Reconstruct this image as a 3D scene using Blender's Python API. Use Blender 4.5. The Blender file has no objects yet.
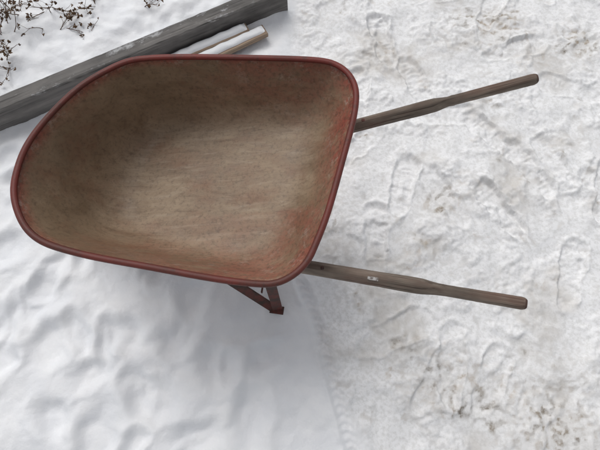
import bpy, bmesh, math, random
import numpy as np
from mathutils import Vector, Matrix
random.seed(4); rng=np.random.default_rng(7)
scene=bpy.context.scene
col=bpy.context.collection

# ------------------------------------------------------------------ helpers
def sstep(a,b,x):
    t=np.clip((x-a)/(b-a),0,1); return t*t*(3-2*t)
perm=rng.permutation(256); perm=np.concatenate([perm,perm])
gr=rng.uniform(0,2*np.pi,256); GX=np.cos(gr); GY=np.sin(gr)
def perlin(x,y,scale,seed=0):
    x=x/scale+seed*17.31; y=y/scale+seed*9.77
    xi=np.floor(x).astype(int); yi=np.floor(y).astype(int)
    xf=x-xi; yf=y-yi
    u=xf**3*(xf*(xf*6-15)+10); v=yf**3*(yf*(yf*6-15)+10)
    def g(ix,iy,dx,dy):
        h=perm[(perm[ix&255]+iy)&255]; return GX[h]*dx+GY[h]*dy
    a=g(xi,yi,xf,yf); b=g(xi+1,yi,xf-1,yf); c=g(xi,yi+1,xf,yf-1); d=g(xi+1,yi+1,xf-1,yf-1)
    return 1.5*((a+(b-a)*u)+((c+(d-c)*u)-(a+(b-a)*u))*v)
def new_obj(name,verts,faces,mats=(),parent=None,smooth=False):
    me=bpy.data.meshes.new(name); me.from_pydata([tuple(v) for v in verts],[],faces); me.update()
    for m in mats: me.materials.append(m)
    if smooth:
        me.polygons.foreach_set("use_smooth",[True]*len(me.polygons))
    o=bpy.data.objects.new(name,me); col.objects.link(o)
    if parent: o.parent=parent
    return o
def empty(name,loc=(0,0,0)):
    e=bpy.data.objects.new(name,None); col.objects.link(e); e.location=loc; return e

class NT:
    def __init__(s,name):
        s.m=bpy.data.materials.new(name); s.m.use_nodes=True; s.t=s.m.node_tree; s.b=s.t.nodes["Principled BSDF"]
        s.tc=s.n("ShaderNodeTexCoord")
    def n(s,typ,**k):
        n=s.t.nodes.new(typ)
        for a,b in k.items(): setattr(n,a,b)
        return n
    def l(s,a,b): s.t.links.new(a,b)
    def noise(s,scale,detail=4,rough=.6,stretch=None,coord="Object",dist=0,off=(0,0,0)):
        n=s.n("ShaderNodeTexNoise"); n.inputs["Scale"].default_value=scale; n.inputs["Detail"].default_value=detail
        n.inputs["Roughness"].default_value=rough; n.inputs["Distortion"].default_value=dist
        mp=s.n("ShaderNodeMapping"); mp.inputs["Scale"].default_value=stretch or (1,1,1); mp.inputs["Location"].default_value=off
        s.l(s.tc.outputs[coord],mp.inputs[0]); s.l(mp.outputs[0],n.inputs["Vector"]); return n.outputs["Fac"]
    def ramp(s,fac,stops):
        r=s.n("ShaderNodeValToRGB"); e=r.color_ramp.elements
        while len(e)<len(stops): e.new(.5)
        for i,(p,c) in enumerate(stops):
            e[i].position=p; e[i].color=(c,c,c,1) if not isinstance(c,tuple) else (*c,1)
        s.l(fac,r.inputs[0]); return r.outputs[0]
    def mix(s,fac,a,b,mode='MIX'):
        m=s.n("ShaderNodeMix",data_type='RGBA',blend_type=mode)
        for sock,val in ((m.inputs[0],fac),(m.inputs[6],a),(m.inputs[7],b)):
            if isinstance(val,(int,float)): sock.default_value=val
            elif isinstance(val,tuple): sock.default_value=(*val,1)
            else: s.l(val,sock)
        return m.outputs[2]
    def math(s,op,a,b=0.):
        m=s.n("ShaderNodeMath",operation=op)
        for sock,val in ((m.inputs[0],a),(m.inputs[1],b)):
            if isinstance(val,(int,float)): sock.default_value=val
            else: s.l(val,sock)
        return m.outputs[0]
    def attr(s,name):
        a=s.n("ShaderNodeAttribute"); a.attribute_name=name; return a.outputs["Fac"]
    def bump(s,h,strength,dist,prev=None):
        b=s.n("ShaderNodeBump"); b.inputs["Strength"].default_value=strength; b.inputs["Distance"].default_value=dist
        s.l(h,b.inputs["Height"])
        if prev: s.l(prev,b.inputs["Normal"])
        return b.outputs[0]
    def done(s,color,rough=.7,normal=None,spec=.3):
        if isinstance(color,tuple): s.b.inputs["Base Color"].default_value=(*color,1)
        else: s.l(color,s.b.inputs["Base Color"])
        if isinstance(rough,(int,float)): s.b.inputs["Roughness"].default_value=rough
        else: s.l(rough,s.b.inputs["Roughness"])
        s.b.inputs["Specular IOR Level"].default_value=spec
        if normal: s.l(normal,s.b.inputs["Normal"])
        return s.m

# ------------------------------------------------------------------ materials
# snow ground
g=NT("snow_ground_mat")
dirt=g.attr("dirt"); tram=g.attr("trampled"); smg=g.attr("smudge")
n1=g.noise(70,4,.65)
sn=g.mix(g.attr("tone"),(.80,.815,.84),(.85,.86,.875))
slush=g.mix(g.ramp(n1,[(.38,0.),(.56,1.)]),(.73,.73,.725),(.865,.868,.875))
slush=g.mix(smg,slush,(.58,.555,.52))
c=g.mix(tram,sn,slush)
dn=g.math('MULTIPLY',dirt,g.ramp(n1,[(.30,0.),(.62,1.)]))
dcol=g.mix(g.attr("tone"),(.15,.12,.085),(.38,.31,.23))
c=g.mix(g.math('MINIMUM',dn,.85),c,dcol)
b2=g.bump(n1,.5,.004)
SNOW=g.done(c,.65,b2,.3)
# snow caps
g=NT("snow_cap_mat"); SNOWCAP=g.done((.84,.855,.875),.65,g.bump(g.noise(120,3,.7),.3,.003),.3)

# weathered timber (x = grain direction)
def wood(name,a,b,dark,stain=None,k=1.0,frost=0):
    g=NT(name)
    gr1=g.noise(30*k,5,.7,(.05,1,1),dist=.5); gr2=g.noise(110*k,3,.6,(.025,1,1)); bl=g.noise(6*k,4,.65,(.5,1,1))
    c=g.mix(g.ramp(gr1,[(.3,0.),(.7,1.)]),a,b)
    c=g.mix(g.ramp(bl,[(.35,.7),(.6,0.)]),c,dark)
    c=g.mix(g.ramp(gr2,[(.32,.9),(.45,0.)]),c,dark)
    if stain: c=g.mix(g.ramp(g.noise(9,4,.7,(.4,1,1),off=(3,1,2)),[(.5,0.),(.68,.7)]),c,stain)
    if frost:
        sep=g.n("ShaderNodeSeparateXYZ"); g.l(g.tc.outputs["Normal"],sep.inputs[0])
        up=g.ramp(sep.outputs[2],[(.6,0.),(.95,1.)])
        c=g.mix(g.math('MULTIPLY',up,g.ramp(g.noise(14,5,.75,(.5,1,1),off=(2,8,1)),[(.53,0.),(.66,frost)])),c,(.8,.82,.84))
    nb=g.bump(gr1,.7,.004); nb=g.bump(gr2,.6,.0025,nb)
    return g.done(c,.82,nb,.25)
BEAM=wood("weathered_beam_wood",(.125,.12,.116),(.27,.255,.24),(.055,.052,.05),k=.8,frost=.5)
HAND=wood("handle_wood",(.135,.108,.088),(.29,.24,.195),(.055,.042,.034),(.13,.075,.058),k=1.5)
PALE=wood("pale_board_wood",(.28,.20,.14),(.42,.33,.25),(.12,.08,.06))
g=NT("handle_end_wood"); HEND=g.done(g.mix(g.noise(60,4,.6),(.05,.03,.025),(.12,.07,.055)),.75)

# tray inside
g=NT("tray_inside_rusted")
wd=g.attr("wall"); fr=g.attr("red")
big=g.noise(3.2,3,.6); mid=g.noise(11,6,.72,(.6,1.2,1),dist=.6); fine=g.noise(90,4,.7); scr=g.noise(40,5,.75,(.10,1.3,.8),dist=.5)
base=g.mix(g.ramp(mid,[(.3,0.),(.7,1.)]),(.175,.115,.067),(.33,.24,.155))
base=g.mix(g.ramp(big,[(.38,.5),(.62,0.)]),base,(.15,.105,.066))
fl=g.ramp(wd,[(.50,0.),(.95,.85)])
base=g.mix(fl,base,g.mix(g.ramp(mid,[(.32,0.),(.68,1.)]),(.20,.138,.090),(.37,.285,.20)))
base=g.mix(g.math('MULTIPLY',fl,g.ramp(scr,[(.52,0.),(.72,.6)])),base,(.45,.37,.28))
base=g.mix(g.ramp(scr,[(.28,.5),(.44,0.)]),base,(.10,.06,.04))
# rusty orange-brown stains
base=g.mix(g.ramp(g.noise(7,5,.7,(.7,1,1),off=(9,3,4)),[(.50,0.),(.70,.5)]),base,(.21,.095,.055))
redm=g.math('MULTIPLY',fr,g.ramp(g.noise(13,6,.75,(.6,1,1),off=(5,2,1)),[(.36,.12),(.56,1.)]))
base=g.mix(redm,base,g.mix(g.ramp(fine,[(.35,0.),(.65,1.)]),(.18,.036,.027),(.34,.075,.055)))
base=g.mix(g.math('MULTIPLY',fr,g.ramp(g.noise(22,6,.8,off=(1,7,2)),[(.55,0.),(.64,.7)])),base,(.43,.35,.29))
base=g.mix(g.ramp(fine,[(.3,.4),(.5,0.)]),base,(.06,.04,.03))
nb=g.bump(fine,.25,.0015); nb=g.bump(mid,.45,.004,nb)
INS=g.done(base,g.ramp(mid,[(.3,.42),(.7,.72)]),nb,.4)
g=NT("tray_red_paint")
base=g.mix(g.ramp(g.noise(20,4,.7),[(.42,0.),(.62,1.)]),(.19,.025,.02),(.09,.035,.025))
OUT=g.done(base,.5)
g=NT("rim_dark_red")
base=g.mix(g.ramp(g.noise(5,3,.6),[(.35,0.),(.65,1.)]),(.17,.030,.023),(.095,.028,.021))
base=g.mix(g.ramp(g.noise(45,5,.75,off=(1,2,3)),[(.52,0.),(.66,.6)]),base,(.05,.028,.022))
RIM=g.done(base,.5,g.bump(g.noise(140,3,.7),.3,.0015),.35)
g=NT("leg_rusted_steel")
base=g.mix(g.ramp(g.noise(30,4,.7),[(.40,0.),(.6,1.)]),(.12,.032,.024),(.05,.028,.021))
STEEL=g.done(base,.6,g.bump(g.noise(120,3,.7),.3,.001),.4)
g=NT("tyre_rubber"); RUB=g.done((.02,.02,.021),.8)
g=NT("dry_stem"); STEM=g.done(g.mix(g.noise(30,3,.6),(.06,.035,.02),(.15,.09,.05)),.9)
g=NT("sticker"); STK=g.done(g.mix(g.ramp(g.noise(150,3,.6),[(.42,0.),(.55,1.)]),(.15,.13,.12),(.40,.39,.38)),.6)

# ------------------------------------------------------------------ ground
E=np.array([-.057,1.601]); D=np.array([.8827,.4699]); N=np.array([-.4699,.8827])
BT=.07; BH=.14; BEDL=2.4; BEDW=1.6
def axis(lo,hi,step,far):
    a=list(np.arange(lo,hi,step)); s=step; x=a[-1]
    up=[]
    while x<far: s*=1.17; x+=s; up.append(x)
    s=step; x=a[0]; dn=[]
    while x>-far: s*=1.17; x-=s; dn.append(x)
    return np.array(dn[::-1]+a+up)
xs=axis(-1.62,1.62,.0052,300); ys=axis(-.45,1.95,.0052,300)
X,Y=np.meshgrid(xs,ys)
near=np.exp(-((np.maximum(0,np.abs(X)-4))**2+(np.maximum(0,np.abs(Y-.7)-4))**2)/20)
wx=X+.03*perlin(X,Y,.2,3)+.012*perlin(X,Y,.07,4); wy=Y+.03*perlin(X,Y,.2,5)+.012*perlin(X,Y,.07,6)
# boundary between soft snow (left) and trodden path (right)
bx=np.interp(Y,[-3,-.25,.15,.3,.8,1.2,1.6,2.5,4],[.55,.17,.06,.03,.05,.02,-.04,.1,.1])+.06*perlin(X,Y,.25,8)+.04*perlin(X,Y,.09,9)
tr=sstep(-.06,.09,X-bx)
farfade=np.where((np.abs(X)>6)|(np.abs(Y)>6),0.,1.)
Z=.012*perlin(X,Y,.9,1)+.008*perlin(X,Y,.35,2)
Z+=(1-tr)*.014
# soft, filled-in footprints on the left
soft=np.zeros_like(Z)
dents=[(-.74,-.01,.085,.06,.5),(-.92,.09,.10,.065,1.),(-.50,-.10,.10,.065,.2),(-.69,-.21,.09,.06,1.2),(-.175,-.163,.10,.065,1.4),(-.97,.257,.09,.065,.3),(-.446,.146,.11,.065,.8),(-.3,.02,.09,.065,2.),(-.62,.13,.08,.055,2.4),(-.35,-.22,.11,.055,.1),(-.85,-.15,.08,.055,2.),(-.12,.05,.07,.05,1.),(-1.1,.02,.1,.055,1.2),(-1.15,.45,.11,.065,.5),(-1.0,.62,.11,.065,.7)]
for i in range(26):
    dents.append((rng.uniform(-1.5,-.05),rng.uniform(-.4,.9),rng.uniform(.045,.09),rng.uniform(.038,.055),rng.uniform(0,3.1)))
for (cx,cy,a,b,t) in dents:
    dx=wx-cx; dy=wy-cy; u=(dx*math.cos(t)+dy*math.sin(t))/a; v=(-dx*math.sin(t)+dy*math.cos(t))/b
    r=np.sqrt(u*u+v*v)
    soft+= -.024*(1-sstep(.35,1.15,r)) + .006*np.exp(-((r-1.35)/.3)**2)
Z+=(1-tr)*(-.045*np.tanh(-soft/.045))
Z+=(1-tr)*(.0085*perlin(wx,wy,.11,11)+.0026*perlin(wx,wy,.04,12)+.0008*perlin(X,Y,.015,13))
# trodden side
pm=sstep(-.15,.35,perlin(X,Y,.16,21)+.6*perlin(X,Y,.07,22))
cr=np.tanh(2.6*perlin(wx,wy,.032,23))*.5+.5; cr2=np.tanh(3*perlin(wx,wy,.015,24))*.5+.5
cr3_=np.tanh(3*perlin(wx,wy,.06,29))*.5+.5
h=.011*perlin(wx,wy,.13,25)
h+=pm*(.006*cr3_+.0058*cr+.0032*cr2+.0012*perlin(X,Y,.0115,26))
h+=(1-pm)*(.0018*perlin(wx,wy,.04,27)+.0013*cr2*sstep(.05,.35,perlin(X,Y,.05,28)))
foot=np.zeros_like(Z); tread=np.zeros_like(Z)
EN=sstep(-.52,.0,perlin(X,Y,.075,36)+.4*perlin(X,Y,.03,37))
def footprint(cx,cy,t,L=.29,W=.105,dep=.011,tp=0,clear=1.):
    ix=np.where((xs>cx-.22)&(xs<cx+.22))[0]; iy=np.where((ys>cy-.22)&(ys<cy+.22))[0]
    if len(ix)==0 or len(iy)==0: return
    sl=(slice(iy[0],iy[-1]+1),slice(ix[0],ix[-1]+1))
    dx=X[sl]-cx+.010*perlin(X[sl],Y[sl],.06,31)+.004*perlin(X[sl],Y[sl],.022,35); dy=Y[sl]-cy+.010*perlin(X[sl],Y[sl],.06,32)+.004*perlin(X[sl],Y[sl],.022,34)
    u=(dx*math.cos(t)+dy*math.sin(t))/(L/2); v=(-dx*math.sin(t)+dy*math.cos(t))/(W/2)
    w=np.where(u>0,1.0-.12*np.cos(u*3),.78+.05*np.cos(u*6)); w=np.where(u<-.35,.80,w)
    r=np.abs(u)**3.2+np.abs(v/np.maximum(w,.5))**2.6
    m=(1-sstep(.6,1.25,r))*(.35+.65*EN[sl])
    e=np.exp(-((r-1.35)/.3)**2)*EN[sl]
    if tp==0: tdd=np.tanh(2*np.sin((u*L/2)*2*np.pi/.022+np.abs(v)*1.2))
    else: tdd=np.tanh(3*np.sin((u*L/2)*2*np.pi/.024)*np.sin((v*W/2)*2*np.pi/.026))
    br=sstep(-.1,.3,perlin(X[sl],Y[sl],.06,33+int(cx*10)%5))
    foot[sl]=foot[sl]*(1-m*.7)-dep*m+.005*e*(1-m)
    tread[sl]=tread[sl]*(1-m)+.0019*tdd*m*br*clear
for i in range(40):
    cx=rng.uniform(.2,3.2) if i%2 else rng.uniform(.2,1.5); cy=rng.uniform(-1,2.6)
    footprint(cx,cy,rng.choice([1.5,1.2,2.0,-1.4,.3,2.8])+rng.normal()*.3,L=rng.uniform(.25,.31),W=rng.uniform(.09,.115),dep=rng.uniform(.006,.013),tp=i%2,clear=.6)
for (cx,cy,t,d) in [(.30,.50,1.5,.014),(.80,.62,2.2,.016),(.96,.80,2.1,.015),(.25,1.15,1.5,.012),(.52,1.22,1.9,.013),(1.05,.36,1.2,.015),(.55,.02,1.4,.013),(.82,.95,2.3,.014),(.38,1.45,1.8,.012),(.98,1.4,.3,.012),(1.25,.7,1.2,.014),(.42,.72,1.3,.013)]:
    footprint(cx,cy,t,dep=d,tp=int(cx*100)%2)
h=h*(1-.65*sstep(.002,.009,-foot))+foot+tread
Z+=tr*h
# wheelbarrow wheel track along the edge
tx=np.interp(Y,[-3,-.226,.146,.295,.5],[.5,.172,.070,.014,-.1])
dt=X-tx+.006*perlin(X,Y,.08,38); tm=np.exp(-(dt/.022)**4)*sstep(.52,.3,Y)*farfade
Z+= -.011*tm + .0026*tm*np.tanh(2*np.sin(Y*2*np.pi/.028+np.abs(dt)*120)) + .006*np.exp(-((np.abs(dt)-.032)/.010)**2)*sstep(.5,.3,Y)*farfade*EN
# raised bed & drift against the timber
al=(X-E[0])*D[0]+(Y-E[1])*D[1]; nn=(X-E[0])*N[0]+(Y-E[1])*N[1]
bed=sstep(.02,.05,nn)*sstep(.03,-.03,al+.035)*sstep(-BEDL,-BEDL+.07,al)*sstep(BEDW,BEDW-.05,nn)
Z=Z+bed*(.098+.012*perlin(X,Y,.12,41)+.006*perlin(X,Y,.05,42))
Z+= (1-bed)*.02*np.exp(-np.maximum(-nn,0)/.04)*(nn<.05)*sstep(.06,-.1,al)*(al>-BEDL)*(1+.6*perlin(X,Y,.15,43))
Z+= .018*np.exp(-((nn+.19+.03*perlin(X,Y,.3,44))/.035)**2)*(al<-.75)*sstep(-.7,-.95,al)*(al>-3)
Z*=np.clip(near,0,1)
# dirt
dm=np.zeros_like(Z)
for (cx,cy,r,a) in [(.588,.641,.08,.95),(.501,-.047,.12,.7),(.855,-.179,.17,.85),(.884,1.509,.14,.75),(1.286,1.425,.10,1.2),(.909,.751,.09,.4),(.363,1.343,.10,.35),(.938,1.566,.08,.9),(.432,.452,.08,.5),(.66,-.1,.09,.4),(1.0,-.25,.12,.6),(.33,.12,.07,.35),(.75,.30,.08,.3),(.62,1.45,.08,.35),(.95,.05,.1,.3)]:
    dm+=a*np.exp(-((wx-cx)**2+((wy-cy)*1.15)**2)/(r*r))
smudge=np.clip((.45*dm+.60*sstep(.05,.6,perlin(X,Y,.3,56)+.4*perlin(wx,wy,.08,57)))*(1.15-.6*cr),0,.75)*near
dm+=.25*sstep(.1,.5,perlin(X,Y,.22,51))+.45*sstep(.36,.6,perlin(wx,wy,.09,52))
sp=sstep(-.05,.40,perlin(wx,wy,.028,53)+.4*perlin(X,Y,.012,54))
dirtv=np.clip(1.15*dm*sp*(1-.5*cr),0,1)*tr*near
tone=np.clip(.5+perlin(X,Y,.12,58)+.5*perlin(X,Y,.04,59),0,1)
ny,nx=X.shape
co=np.empty((ny*nx,3),dtype=np.float32); co[:,0]=X.ravel(); co[:,1]=Y.ravel(); co[:,2]=Z.ravel()
idx=np.arange(ny*nx).reshape(ny,nx)
q=np.stack([idx[:-1,:-1],idx[:-1,1:],idx[1:,1:],idx[1:,:-1]],-1).reshape(-1,4)
me=bpy.data.meshes.new("snow_ground")
me.vertices.add(len(co)); me.vertices.foreach_set("co",co.ravel())
me.loops.add(q.size); me.loops.foreach_set("vertex_index",q.ravel().astype(np.int32))
me.polygons.add(len(q)); me.polygons.foreach_set("loop_start",np.arange(0,q.size,4,dtype=np.int32))
me.polygons.foreach_set("use_smooth",np.ones(len(q),dtype=bool))
me.update(calc_edges=True)
for nm,arr in (("dirt",dirtv),("trampled",tr),("smudge",smudge),("tone",tone)):
    a=me.attributes.new(nm,'FLOAT','POINT'); a.data.foreach_set("value",arr.ravel().astype(np.float32))
me.materials.append(SNOW)
o=bpy.data.objects.new("snow_ground",me); col.objects.link(o)
def ground_z(x,y):
    i=min(max(np.searchsorted(ys,y),0),ny-1); j=min(max(np.searchsorted(xs,x),0),nx-1); return float(Z[i,j])

# ------------------------------------------------------------------ timber bed
def timber(name,L,T,Hh,mat,parent,jit=.0025,bev=.006):
    """board along local x from 0..L, thickness y 0..T, height z 0..Hh with worn edges"""
    nseg=max(2,int(L/.03)); V=[];F=[]
    prof=[(bev,0),(T-bev,0),(T,bev),(T,Hh-bev),(T-bev,Hh),(bev,Hh),(0,Hh-bev),(0,bev)]
    k=len(prof)
    for i in range(nseg+1):
        x=L*i/nseg
        for j,(y,z) in enumerate(prof):
            V.append((x,y+random.gauss(0,jit*.25),z+random.gauss(0,jit*.3)))
    for i in range(nseg):
        for j in range(k):
            a=i*k+j; b=i*k+(j+1)%k; F.append((a,a+k,b+k,b))
    F.append(tuple(range(k))); F.append(tuple(reversed([nseg*k+j for j in range(k)])))
    o=new_obj(name,V,F,[mat],parent)
    bm=bmesh.new(); bm.from_mesh(o.data); bmesh.ops.recalc_face_normals(bm,faces=bm.faces); bm.to_mesh(o.data); bm.free()
    return o
bedE=empty("timber_raised_bed_edging")
ang=math.atan2(D[1],D[0])
def put(o,al_,n_,z,extra=0):
    p=E+D*al_+N*n_; o.location=(p[0],p[1],z); o.rotation_euler=(0,0,ang+extra)
f=timber("front_timber",BEDL,BT,BH+.03,BEAM,bedE); put(f,-BEDL,0,-.03)
r=timber("end_timber",BEDW-.075,BT,BH+.026,BEAM,bedE); put(r,0,BT+.003,-.03,math.pi/2)
r=timber("far_end_timber",BEDW-.075,BT,BH+.026,BEAM,bedE); put(r,-BEDL+BT,BT+.003,-.03,math.pi/2)
r=timber("back_timber",BEDL,BT,BH+.03,BEAM,bedE); put(r,-BEDL,BEDW,-.03)

# boards lying by the bed
b=timber("wooden_board",.68,.058,.024,PALE,None,.0008,.003); put(b,-.83,-.122,.030,.035)
def cap(name,L,T,z0,parent,offy=0,th=.014):
    nl=int(L/.006); nt=9; V=[];F=[]
    for i in range(nl+1):
        for j in range(nt+1):
            x=L*i/nl; y=T*j/nt
            e=min(j,nt-j)/(nt/2)
            w=float(perlin(np.array([x*1.]),np.array([y+offy]),.05,61)[0])
            hh=th*math.sqrt(max(0,min(1,e*1.6)))*(1+.35*w)*min(1,min(i,nl-i)/4)
            V.append((x,y+.002*w,z0+hh-.001))
    for i in range(nl):
        for j in range(nt):
            a=i*(nt+1)+j; F.append((a,a+nt+1,a+nt+2,a+1))
    return new_obj(name,V,F,[SNOWCAP],parent,True)
cp=cap("snow_on_board",.672,.044,.024,b,th=.012); cp.location=(.005,.012,0)
b2=timber("wooden_board.001",.66,.048,.030,PALE,None,.0008,.004); put(b2,-.88,-.054,.036,.0)
cp=cap("snow_on_board_2",.652,.041,.030,b2,3,.013); cp.location=(.004,.006,0)

# dried plants
def tube(V,F,pts,r0,r1,k=5):
    base=len(V); n=len(pts)
    for i,p in enumerate(pts):
        p=Vector(p); t=(Vector(pts[min(i+1,n-1)])-Vector(pts[max(i-1,0)])).normalized()
        a=t.cross(Vector((0.3,.2,1)) if abs(t.z)<.9 else Vector((1,0,0))).normalized(); b_=t.cross(a)
        r=r0+(r1-r0)*i/(n-1)
        for j in range(k):
            th=2*math.pi*j/k; V.append(tuple(p+a*r*math.cos(th)+b_*r*math.sin(th)))
    for i in range(n-1):
        for j in range(k):
            F.append((base+i*k+j,base+i*k+(j+1)%k,base+(i+1)*k+(j+1)%k,base+(i+1)*k+j))
def plant(cx,cy,hgt,nst,spread):
    V=[];F=[]
    z0=ground_z(cx,cy)-.01
    for s in range(nst):
        a=random.uniform(0,6.28); ln=hgt*random.uniform(.6,1.2); p=Vector((cx+random.gauss(0,.02),cy+random.gauss(0,.02),z0)); d=Vector((math.cos(a)*spread,math.sin(a)*spread,1)).normalized()
        pts=[p.copy()]
        for i in range(9):
            d=(d+Vector((random.gauss(0,.13),random.gauss(0,.13),random.gauss(-.06,.08)))).normalized(); p=p+d*ln/9; pts.append(p.copy())
            if i>1 and random.random()<.75:
                # side twig
                q=p.copy(); dd=(d+Vector((random.gauss(0,.8),random.gauss(0,.8),random.uniform(-.2,.5)))).normalized(); tp=[q.copy()]
                for _ in range(3):
                    dd=(dd+Vector((random.gauss(0,.25),random.gauss(0,.25),0))).normalized(); q=q+dd*random.uniform(.008,.02); tp.append(q.copy())
                tube(V,F,tp,.0010,.0006,4)
                # curled dry leaf / seed head
                for _ in range(random.randint(1,4)):
                    u=Vector((random.gauss(0,1),random.gauss(0,1),random.gauss(0,.6))).normalized(); w=u.cross(Vector((random.gauss(0,1),random.gauss(0,1),1))).normalized()
                    L_=random.uniform(.008,.020); W_=L_*random.uniform(.25,.5); bb=len(V); up=u.cross(w)*L_*.35
                    V.extend([tuple(q),tuple(q+u*L_*.5+w*W_+up),tuple(q+u*L_),tuple(q+u*L_*.5-w*W_+up)]); F.append((bb,bb+1,bb+2)); F.append((bb,bb+2,bb+3))
        tube(V,F,pts,.0021,.0009,5)
    return new_obj("dried_plant",V,F,[STEM])
for (cx,cy,hh,ns,sp_) in [(-1.27,1.36,.13,7,.9),(-1.29,1.50,.15,8,.8),(-1.05,1.42,.10,3,1.4),(-.90,1.50,.09,3,1.3),(-1.20,1.24,.08,3,1.2),(-.68,1.58,.08,2,1.),(-1.36,1.22,.12,5,.8),(-1.12,1.53,.12,5,1.2),(-1.42,1.62,.16,7,.7)]:
    plant(cx,cy,hh,ns,sp_)

# ------------------------------------------------------------------ wheelbarrow
WB=empty("wheelbarrow",(0,0,0))
rim=[(-.418,.828),(-.279,.831),(-.112,.828),(.042,.821),(.097,.808),(.132,.775),(.150,.727),(.144,.665),(.123,.575),(.091,.461),(.059,.354),(.034,.290),(.012,.248),(-.019,.217),(-.059,.200),(-.106,.198),(-.189,.209),(-.333,.234),(-.455,.256),(-.554,.278),(-.618,.298),(-.666,.333),(-.699,.380),(-.717,.434),(-.720,.489),(-.711,.546),(-.686,.610),(-.644,.677),(-.587,.746),(-.525,.792),(-.473,.818)]
flo=[(-438,744),(-303,737),(-140,724),(-24,711),(0,701),(15,686),(21,662),(15,629),(0,571),(-26,491),(-57,413),(-77,366),(-94,344),(-114,330),(-140,326),(-178,331),(-247,343),(-372,374),(-486,405),(-561,429),(-600,447),(-620,471),(-628,502),(-625,535),(-620,569),(-607,606),(-591,643),(-572,680),(-548,710),(-515,733),(-482,744)]
def fz(x): return .50-.12*(.02-x)/.62
fl2=[]
for x,y in flo:
    x/=1000; y/=1000
    if x<-.38: x=-.38+(x+.38)*.62
    fl2.append((x,y))
RZ=.66
R3=[Vector((x,y,RZ)) for x,y in rim]; F3=[Vector((x,y,fz(x))) for x,y in fl2]
def cr3(P,i,t):
    n=len(P); a,b_,c_,d_=P[(i-1)%n],P[i%n],P[(i+1)%n],P[(i+2)%n]
    return .5*((2*b_)+(c_-a)*t+(2*a-5*b_+4*c_-d_)*t*t+(3*b_-a-3*c_+d_)*t**3)
def dense(P,S=8):
    L=[cr3(P,i,k/S) for i in range(len(P)) for k in range(S)]
    for _ in range(10): L=[(L[i-1]+L[i]*2+L[(i+1)%len(L)])/4 for i in range(len(L))]
    return L
RR=dense(R3); FF=dense(F3); M=len(RR)
# smooth the floor outline a little more
for _ in range(30): FF=[(FF[i-1]+FF[i]*2+FF[(i+1)%M])/4 for i in range(M)]
for p in FF: p.z=fz(p.x)
cen=sum(FF,Vector())/M
V=[];F=[];wall=[];red=[]
NW=12;NB=12;NI=16
rows=[]
for i in range(M):
    R=RR[i]; Fp=FF[i]; prof=[]
    C=Fp.lerp(R,.30); C.z=fz(C.x)-.0
    A=R.lerp(C,.55)
    for k in range(NW): prof.append((R.lerp(A,k/NW),k/NW*.45))
    In=Fp.lerp(cen,.12); In.z=fz(In.x)
    for k in range(NB+1):
        t=k/NB; prof.append((A*(1-t)**2+C*2*t*(1-t)+In*t*t,.45+.55*t))
    for k in range(1,NI): 
        t=k/NI; q_=In.lerp(cen,t); q_.z=fz(q_.x); prof.append((q_,1.0))
    rows.append(prof)
K=len(rows[0])
for i in range(M):
    for (p,s) in rows[i]:
        dz=.0024*float(perlin(np.array([p.x]),np.array([p.y]),.13,71)[0])*min(1,s*3)
        V.append((p.x,p.y,p.z+dz)); wall.append(s)
        # red paint left near the rear wall, lower right and under the rim
        rr=0
        rear=np.clip(1-(( .058 + (p.y-.2)*.16) - p.x)/.08,0,1)
        rr=max(rr,float(rear)*1.0*(1-.2*s))
        rr=max(rr,.9*max(0,1-s/.12))
        if p.y<.44: rr=max(rr,.75*(1-.8*s)*float(np.clip((p.x+.60)/.45,0,1)))
        if p.y>.70: rr=max(rr,.6*(1-s)*float(np.clip((p.x+.40)/.35,0,1)))
        red.append(rr)
for i in range(M):
    j=(i+1)%M
    for k in range(K-1): F.append((i*K+k,i*K+k+1,j*K+k+1,j*K+k))
ci=len(V); V.append((cen.x,cen.y,fz(cen.x))); wall.append(1.); red.append(0)
for i in range(M): F.append((i*K+K-1,ci,((i+1)%M)*K+K-1))
tray=new_obj("tray",V,F,[INS,OUT],WB,True)
for nm,arr in (("wall",wall),("red",red)):
    a=tray.data.attributes.new(nm,'FLOAT','POINT'); a.data.foreach_set("value",arr)
bm=bmesh.new(); bm.from_mesh(tray.data); bmesh.ops.recalc_face_normals(bm,faces=bm.faces)
bm.faces.ensure_lookup_table()
if max(bm.faces,key=lambda f:-f.calc_center_median().z).normal.z<0: bmesh.ops.reverse_faces(bm,faces=bm.faces)
bm.to_mesh(tray.data); bm.free()
so=tray.modifiers.new("thick","SOLIDIFY"); so.thickness=.003; so.offset=-1; so.material_offset=1; so.material_offset_rim=1
# rolled rim (flattened tube, outside the lip)
V=[];F=[];k=10
for i in range(M):
    t=(RR[(i+1)%M]-RR[i-1]).normalized(); o_=t.cross(Vector((0,0,1))).normalized()
    if (RR[i]-cen).dot(o_)<0: o_=-o_
    wob=.0005*math.sin(i*.35)
    c0=RR[i]+o_*(.003+wob)+Vector((0,0,.001))
    for j in range(k):
        th=2*math.pi*j/k; V.append(tuple(c0+o_*.0085*math.cos(th)+Vector((0,0,.0065*math.sin(th)))))
for i in range(M):
    for j in range(k): F.append((i*k+j,i*k+(j+1)%k,((i+1)%M)*k+(j+1)%k,((i+1)%M)*k+j))
new_obj("rolled_rim",V,F,[RIM],WB,True)

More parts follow.
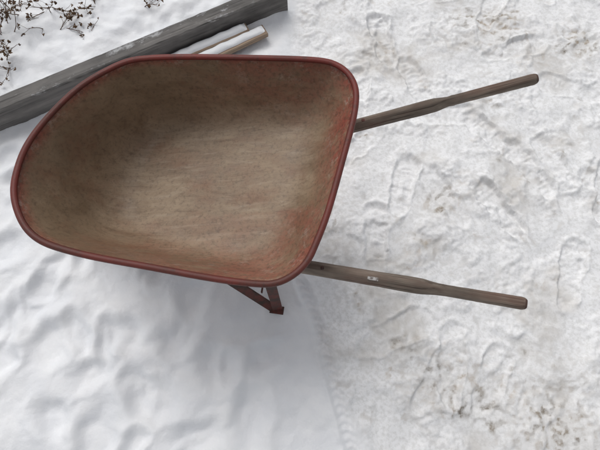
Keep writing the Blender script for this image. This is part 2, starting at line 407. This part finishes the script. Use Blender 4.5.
# handles
def handle(name,tip,ref,mult,shoulder):
    tip=Vector(tip); ref=Vector(ref); vec=tip-ref; start=tip-vec*mult; L=(tip-start).length; d=vec.normalized()
    V=[];F=[];k=32; sh=L-vec.length*(1-shoulder)
    st=[0,.004]+[x for x in np.arange(.03,L-.02,.012)]+[L-.014,L-.009,L-.005,L-.002,L]
    for x in st:
        q=max(0,min(1,(x-sh+.02)/.07)); q=q*q*(3-2*q)
        ex=8-5.8*q
        w=.0185*(1-q)+.0140*q; h_=.022*(1-q)+.0145*q
        bul=.0012*math.exp(-((x-sh+.05)/.05)**2); w+=bul
        w+=.0016*q*max(0,(x-sh-.05)/(L-sh))     # grip swells to the end
        if x>L-.014:
            e=(x-(L-.014))/.014; f_=math.sqrt(max(0,1-(e*.92)**2)); w*=.35+.65*f_; h_*=.35+.65*f_
        for j in range(k):
            th=2*math.pi*(j+.5)/k; c_,s_=math.cos(th),math.sin(th); rr=(abs(c_)**ex+abs(s_)**ex)**(-1/ex)
            cham=1.32-.22*q
            rr=min(rr,cham/(abs(c_)+abs(s_))) if q<.9 else rr
            V.append((x,w*rr*c_+random.gauss(0,.00012),h_*rr*s_+random.gauss(0,.00012)))
    for i in range(len(st)-1):
        for j in range(k): F.append((i*k+j,(i+1)*k+j,(i+1)*k+(j+1)%k,i*k+(j+1)%k))
    F.append(tuple(range(k))); F.append(tuple(reversed([(len(st)-1)*k+j for j in range(k)])))
    o=new_obj(name,V,F,[HAND,HEND],WB,True)
    bm=bmesh.new(); bm.from_mesh(o.data); bmesh.ops.recalc_face_normals(bm,faces=bm.faces); bm.to_mesh(o.data); bm.free()
    for p in o.data.polygons:
        if p.center.x>L-.006: p.material_index=1
    y=Vector((0,0,1)).cross(d).normalized(); z=d.cross(y)
    M_=Matrix((d,y,z)).transposed().to_4x4(); M_.translation=start; o.matrix_world=M_
    return o,start,d
hU,sU,dU=handle("handle_far",(.653,.765,.66),(.152,.714,.485),2.62,.50)
hL,sL,dL=handle("handle_near",(.527,.148,.66),(.0,.278,.485),2.30,.60)
def bar(name,p,q,w,t,mat,up=Vector((0,0,1))):
    p=Vector(p); q=Vector(q); d=(q-p); L=d.length; d.normalize(); y=up.cross(d).normalized(); z=d.cross(y)
    V=[];F=[]
    for x in (0,L):
        for a,b_ in ((-1,-1),(1,-1),(1,1),(-1,1)): V.append(tuple(p+d*x+y*a*w/2+z*b_*t/2))
    F=[(3,2,1,0),(4,5,6,7),(0,1,5,4),(1,2,6,5),(2,3,7,6),(3,0,4,7)]
    o=new_obj(name,V,F,[mat],WB)
    bv=o.modifiers.new("b","BEVEL"); bv.width=min(w,t)*.25; bv.segments=2
    return o
axL=(sL+sU)/2; lat=(sU-sL); lat.z=0; lat.normalize()
fwd=Vector((-lat.y,lat.x,0)); 
if fwd.x>0: fwd=-fwd
def hp(start,d,x): # point on handle at world X=x
    return start+d*((x-start.x)/d.x)
# legs: vertical strap + forward brace + foot
def leg(tag,start,d,foot,xr,xf,side):
    foot=Vector(foot); top=hp(start,d,xr)-Vector((0,0,.02)); fr=hp(start,d,xf)-Vector((0,0,.02))
    out=lat*side
    bar("leg_post_"+tag,top+out*.012,foot+Vector((0,0,.0)),.036,.007,STEEL,up=out+Vector((.25,0,0)))
    bar("leg_brace_"+tag,foot+out*-.003+Vector((-.012,0,.006)),fr+out*.01,.036,.007,STEEL,up=out+Vector((0,0,1.1)))
    bar("leg_foot_"+tag,foot+fwd*.03+Vector((0,0,.004)),foot-fwd*.022+Vector((0,0,.004)),.030,.007,STEEL)
leg("near",sL,dL,(-.082,.216,.020),-.10,-.36,-1)
leg("far",sU,dU,(.0,.765,.014),.0,-.28,1)
bar("leg_cross_bar",(-.135,.262,.13),(-.07,.735,.13),.022,.005,STEEL,up=Vector((1,0,0)))
# risers between handles and tray
for tag,st_,d_ in (("near",sL,dL),("far",sU,dU)):
    a=hp(st_,d_,-.10); b_=hp(st_,d_,-.50); 
    V=[];w=.014; y=Vector((-d_.y,d_.x,0)).normalized()
    for p in (a,b_):
        zt=fz(p.x)-.006; zb=p.z+.022
        for sgn,zz in ((-1,zb),(1,zb),(1,max(zt,zb+.002)),(-1,max(zt,zb+.002))):
            q_=p+y*sgn*w; V.append((q_.x,q_.y,zz))
    new_obj("tray_riser_"+tag,V,[(0,1,2,3),(7,6,5,4),(0,4,5,1),(1,5,6,2),(2,6,7,3),(3,7,4,0)],[HAND],WB)
bar("tray_cross_strap",hp(sL,dL,-.12)+Vector((0,0,.0)),hp(sU,dU,-.05),.03,.006,STEEL)
# wheel
wc=axL.copy(); wc.z=.185
def lathe(name,prof,mat,k=48):
    V=[];F=[];n=len(prof)
    for i in range(k):
        th=2*math.pi*i/k; r_=fwd*math.cos(th)+Vector((0,0,1))*math.sin(th)
        for (r,a) in prof: V.append(tuple(wc+r_*r+lat*a))
    for i in range(k):
        for j in range(n): F.append((i*n+j,i*n+(j+1)%n,((i+1)%k)*n+(j+1)%n,((i+1)%k)*n+j))
    return new_obj(name,V,F,[mat],WB,True)
lathe("tyre",[(.140+.042*math.cos(t),.036*math.sin(t)) for t in np.linspace(0,2*math.pi,16,endpoint=False)],RUB)
lathe("wheel_rim",[(.106,-.02),(.106,.02),(.09,.016),(.085,.006),(.03,.012),(.018,.04),(.008,.04),(.008,-.04),(.018,-.04),(.03,-.012),(.085,-.006),(.09,-.016)],STEEL)
bar("axle",wc-lat*.085,wc+lat*.085,.014,.014,STEEL)
bar("axle_bracket_near",sL+dL*.05-Vector((0,0,.01)),wc-lat*.082,.025,.005,STEEL,up=lat)
bar("axle_bracket_far",sU+dU*.05-Vector((0,0,.01)),wc+lat*.082,.025,.005,STEEL,up=lat)
# worn sticker on near handle top
p=hp(sL,dL,.195); zz=dL.cross(Vector((0,0,1)).cross(dL).normalized()); 
if zz.z<0: zz=-zz
sd=Vector((0,0,1)).cross(dL).normalized(); 
if sd.y>0: sd=-sd
bar("sticker",p+zz*.0222-dL*.014+sd*.006,p+zz*.0222+dL*.014+sd*.006,.009,.0010,STK,up=zz)
# bolts at tray corners/handles
for nm,st_,d_,xs_ in (("near",sL,dL,(.06,)),("far",sU,dU,(.19,))):
    for x in xs_:
        pb=hp(st_,d_,x)
        bar("bolt_"+nm,pb+Vector((0,0,.019)),pb+Vector((0,0,.0255)),.010,.010,STEEL,up=Vector((1,0,0)))

# ------------------------------------------------------------------ light & camera
el=math.radians(58); az=math.radians(118)   # direction toward the sun, measured from +X toward +Y
w=bpy.data.worlds.new("World"); scene.world=w; w.use_nodes=True; nt=w.node_tree
sky=nt.nodes.new("ShaderNodeTexSky"); sky.sky_type='NISHITA'; sky.sun_disc=False; sky.sun_elevation=el; sky.sun_rotation=math.pi/2-az
sky.air_density=1.0; sky.dust_density=4.0; sky.ozone_density=.6
hs=nt.nodes.new("ShaderNodeHueSaturation"); hs.inputs["Saturation"].default_value=.18
bg=nt.nodes["Background"]; bg.inputs[1].default_value=.118
nt.links.new(sky.outputs[0],hs.inputs["Color"]); nt.links.new(hs.outputs[0],bg.inputs[0])
sl=bpy.data.lights.new("sun","SUN"); sl.energy=.72; sl.angle=math.radians(34); sl.color=(1,.985,.965)
so=bpy.data.objects.new("sun",sl); col.objects.link(so)
dv=Vector((math.cos(az)*math.cos(el),math.sin(az)*math.cos(el),math.sin(el)))
so.rotation_euler=dv.to_track_quat('Z','Y').to_euler()
cd=bpy.data.cameras.new("camera"); cd.lens=27; cd.sensor_width=36; cd.clip_end=1000; cd.clip_start=.02
co_=bpy.data.objects.new("camera",cd); col.objects.link(co_); co_.location=(0,0,1.71); co_.rotation_euler=(math.radians(18),0,0)
scene.camera=co_
scene.view_settings.view_transform='Standard'; scene.view_settings.look='None'; scene.view_settings.exposure=0
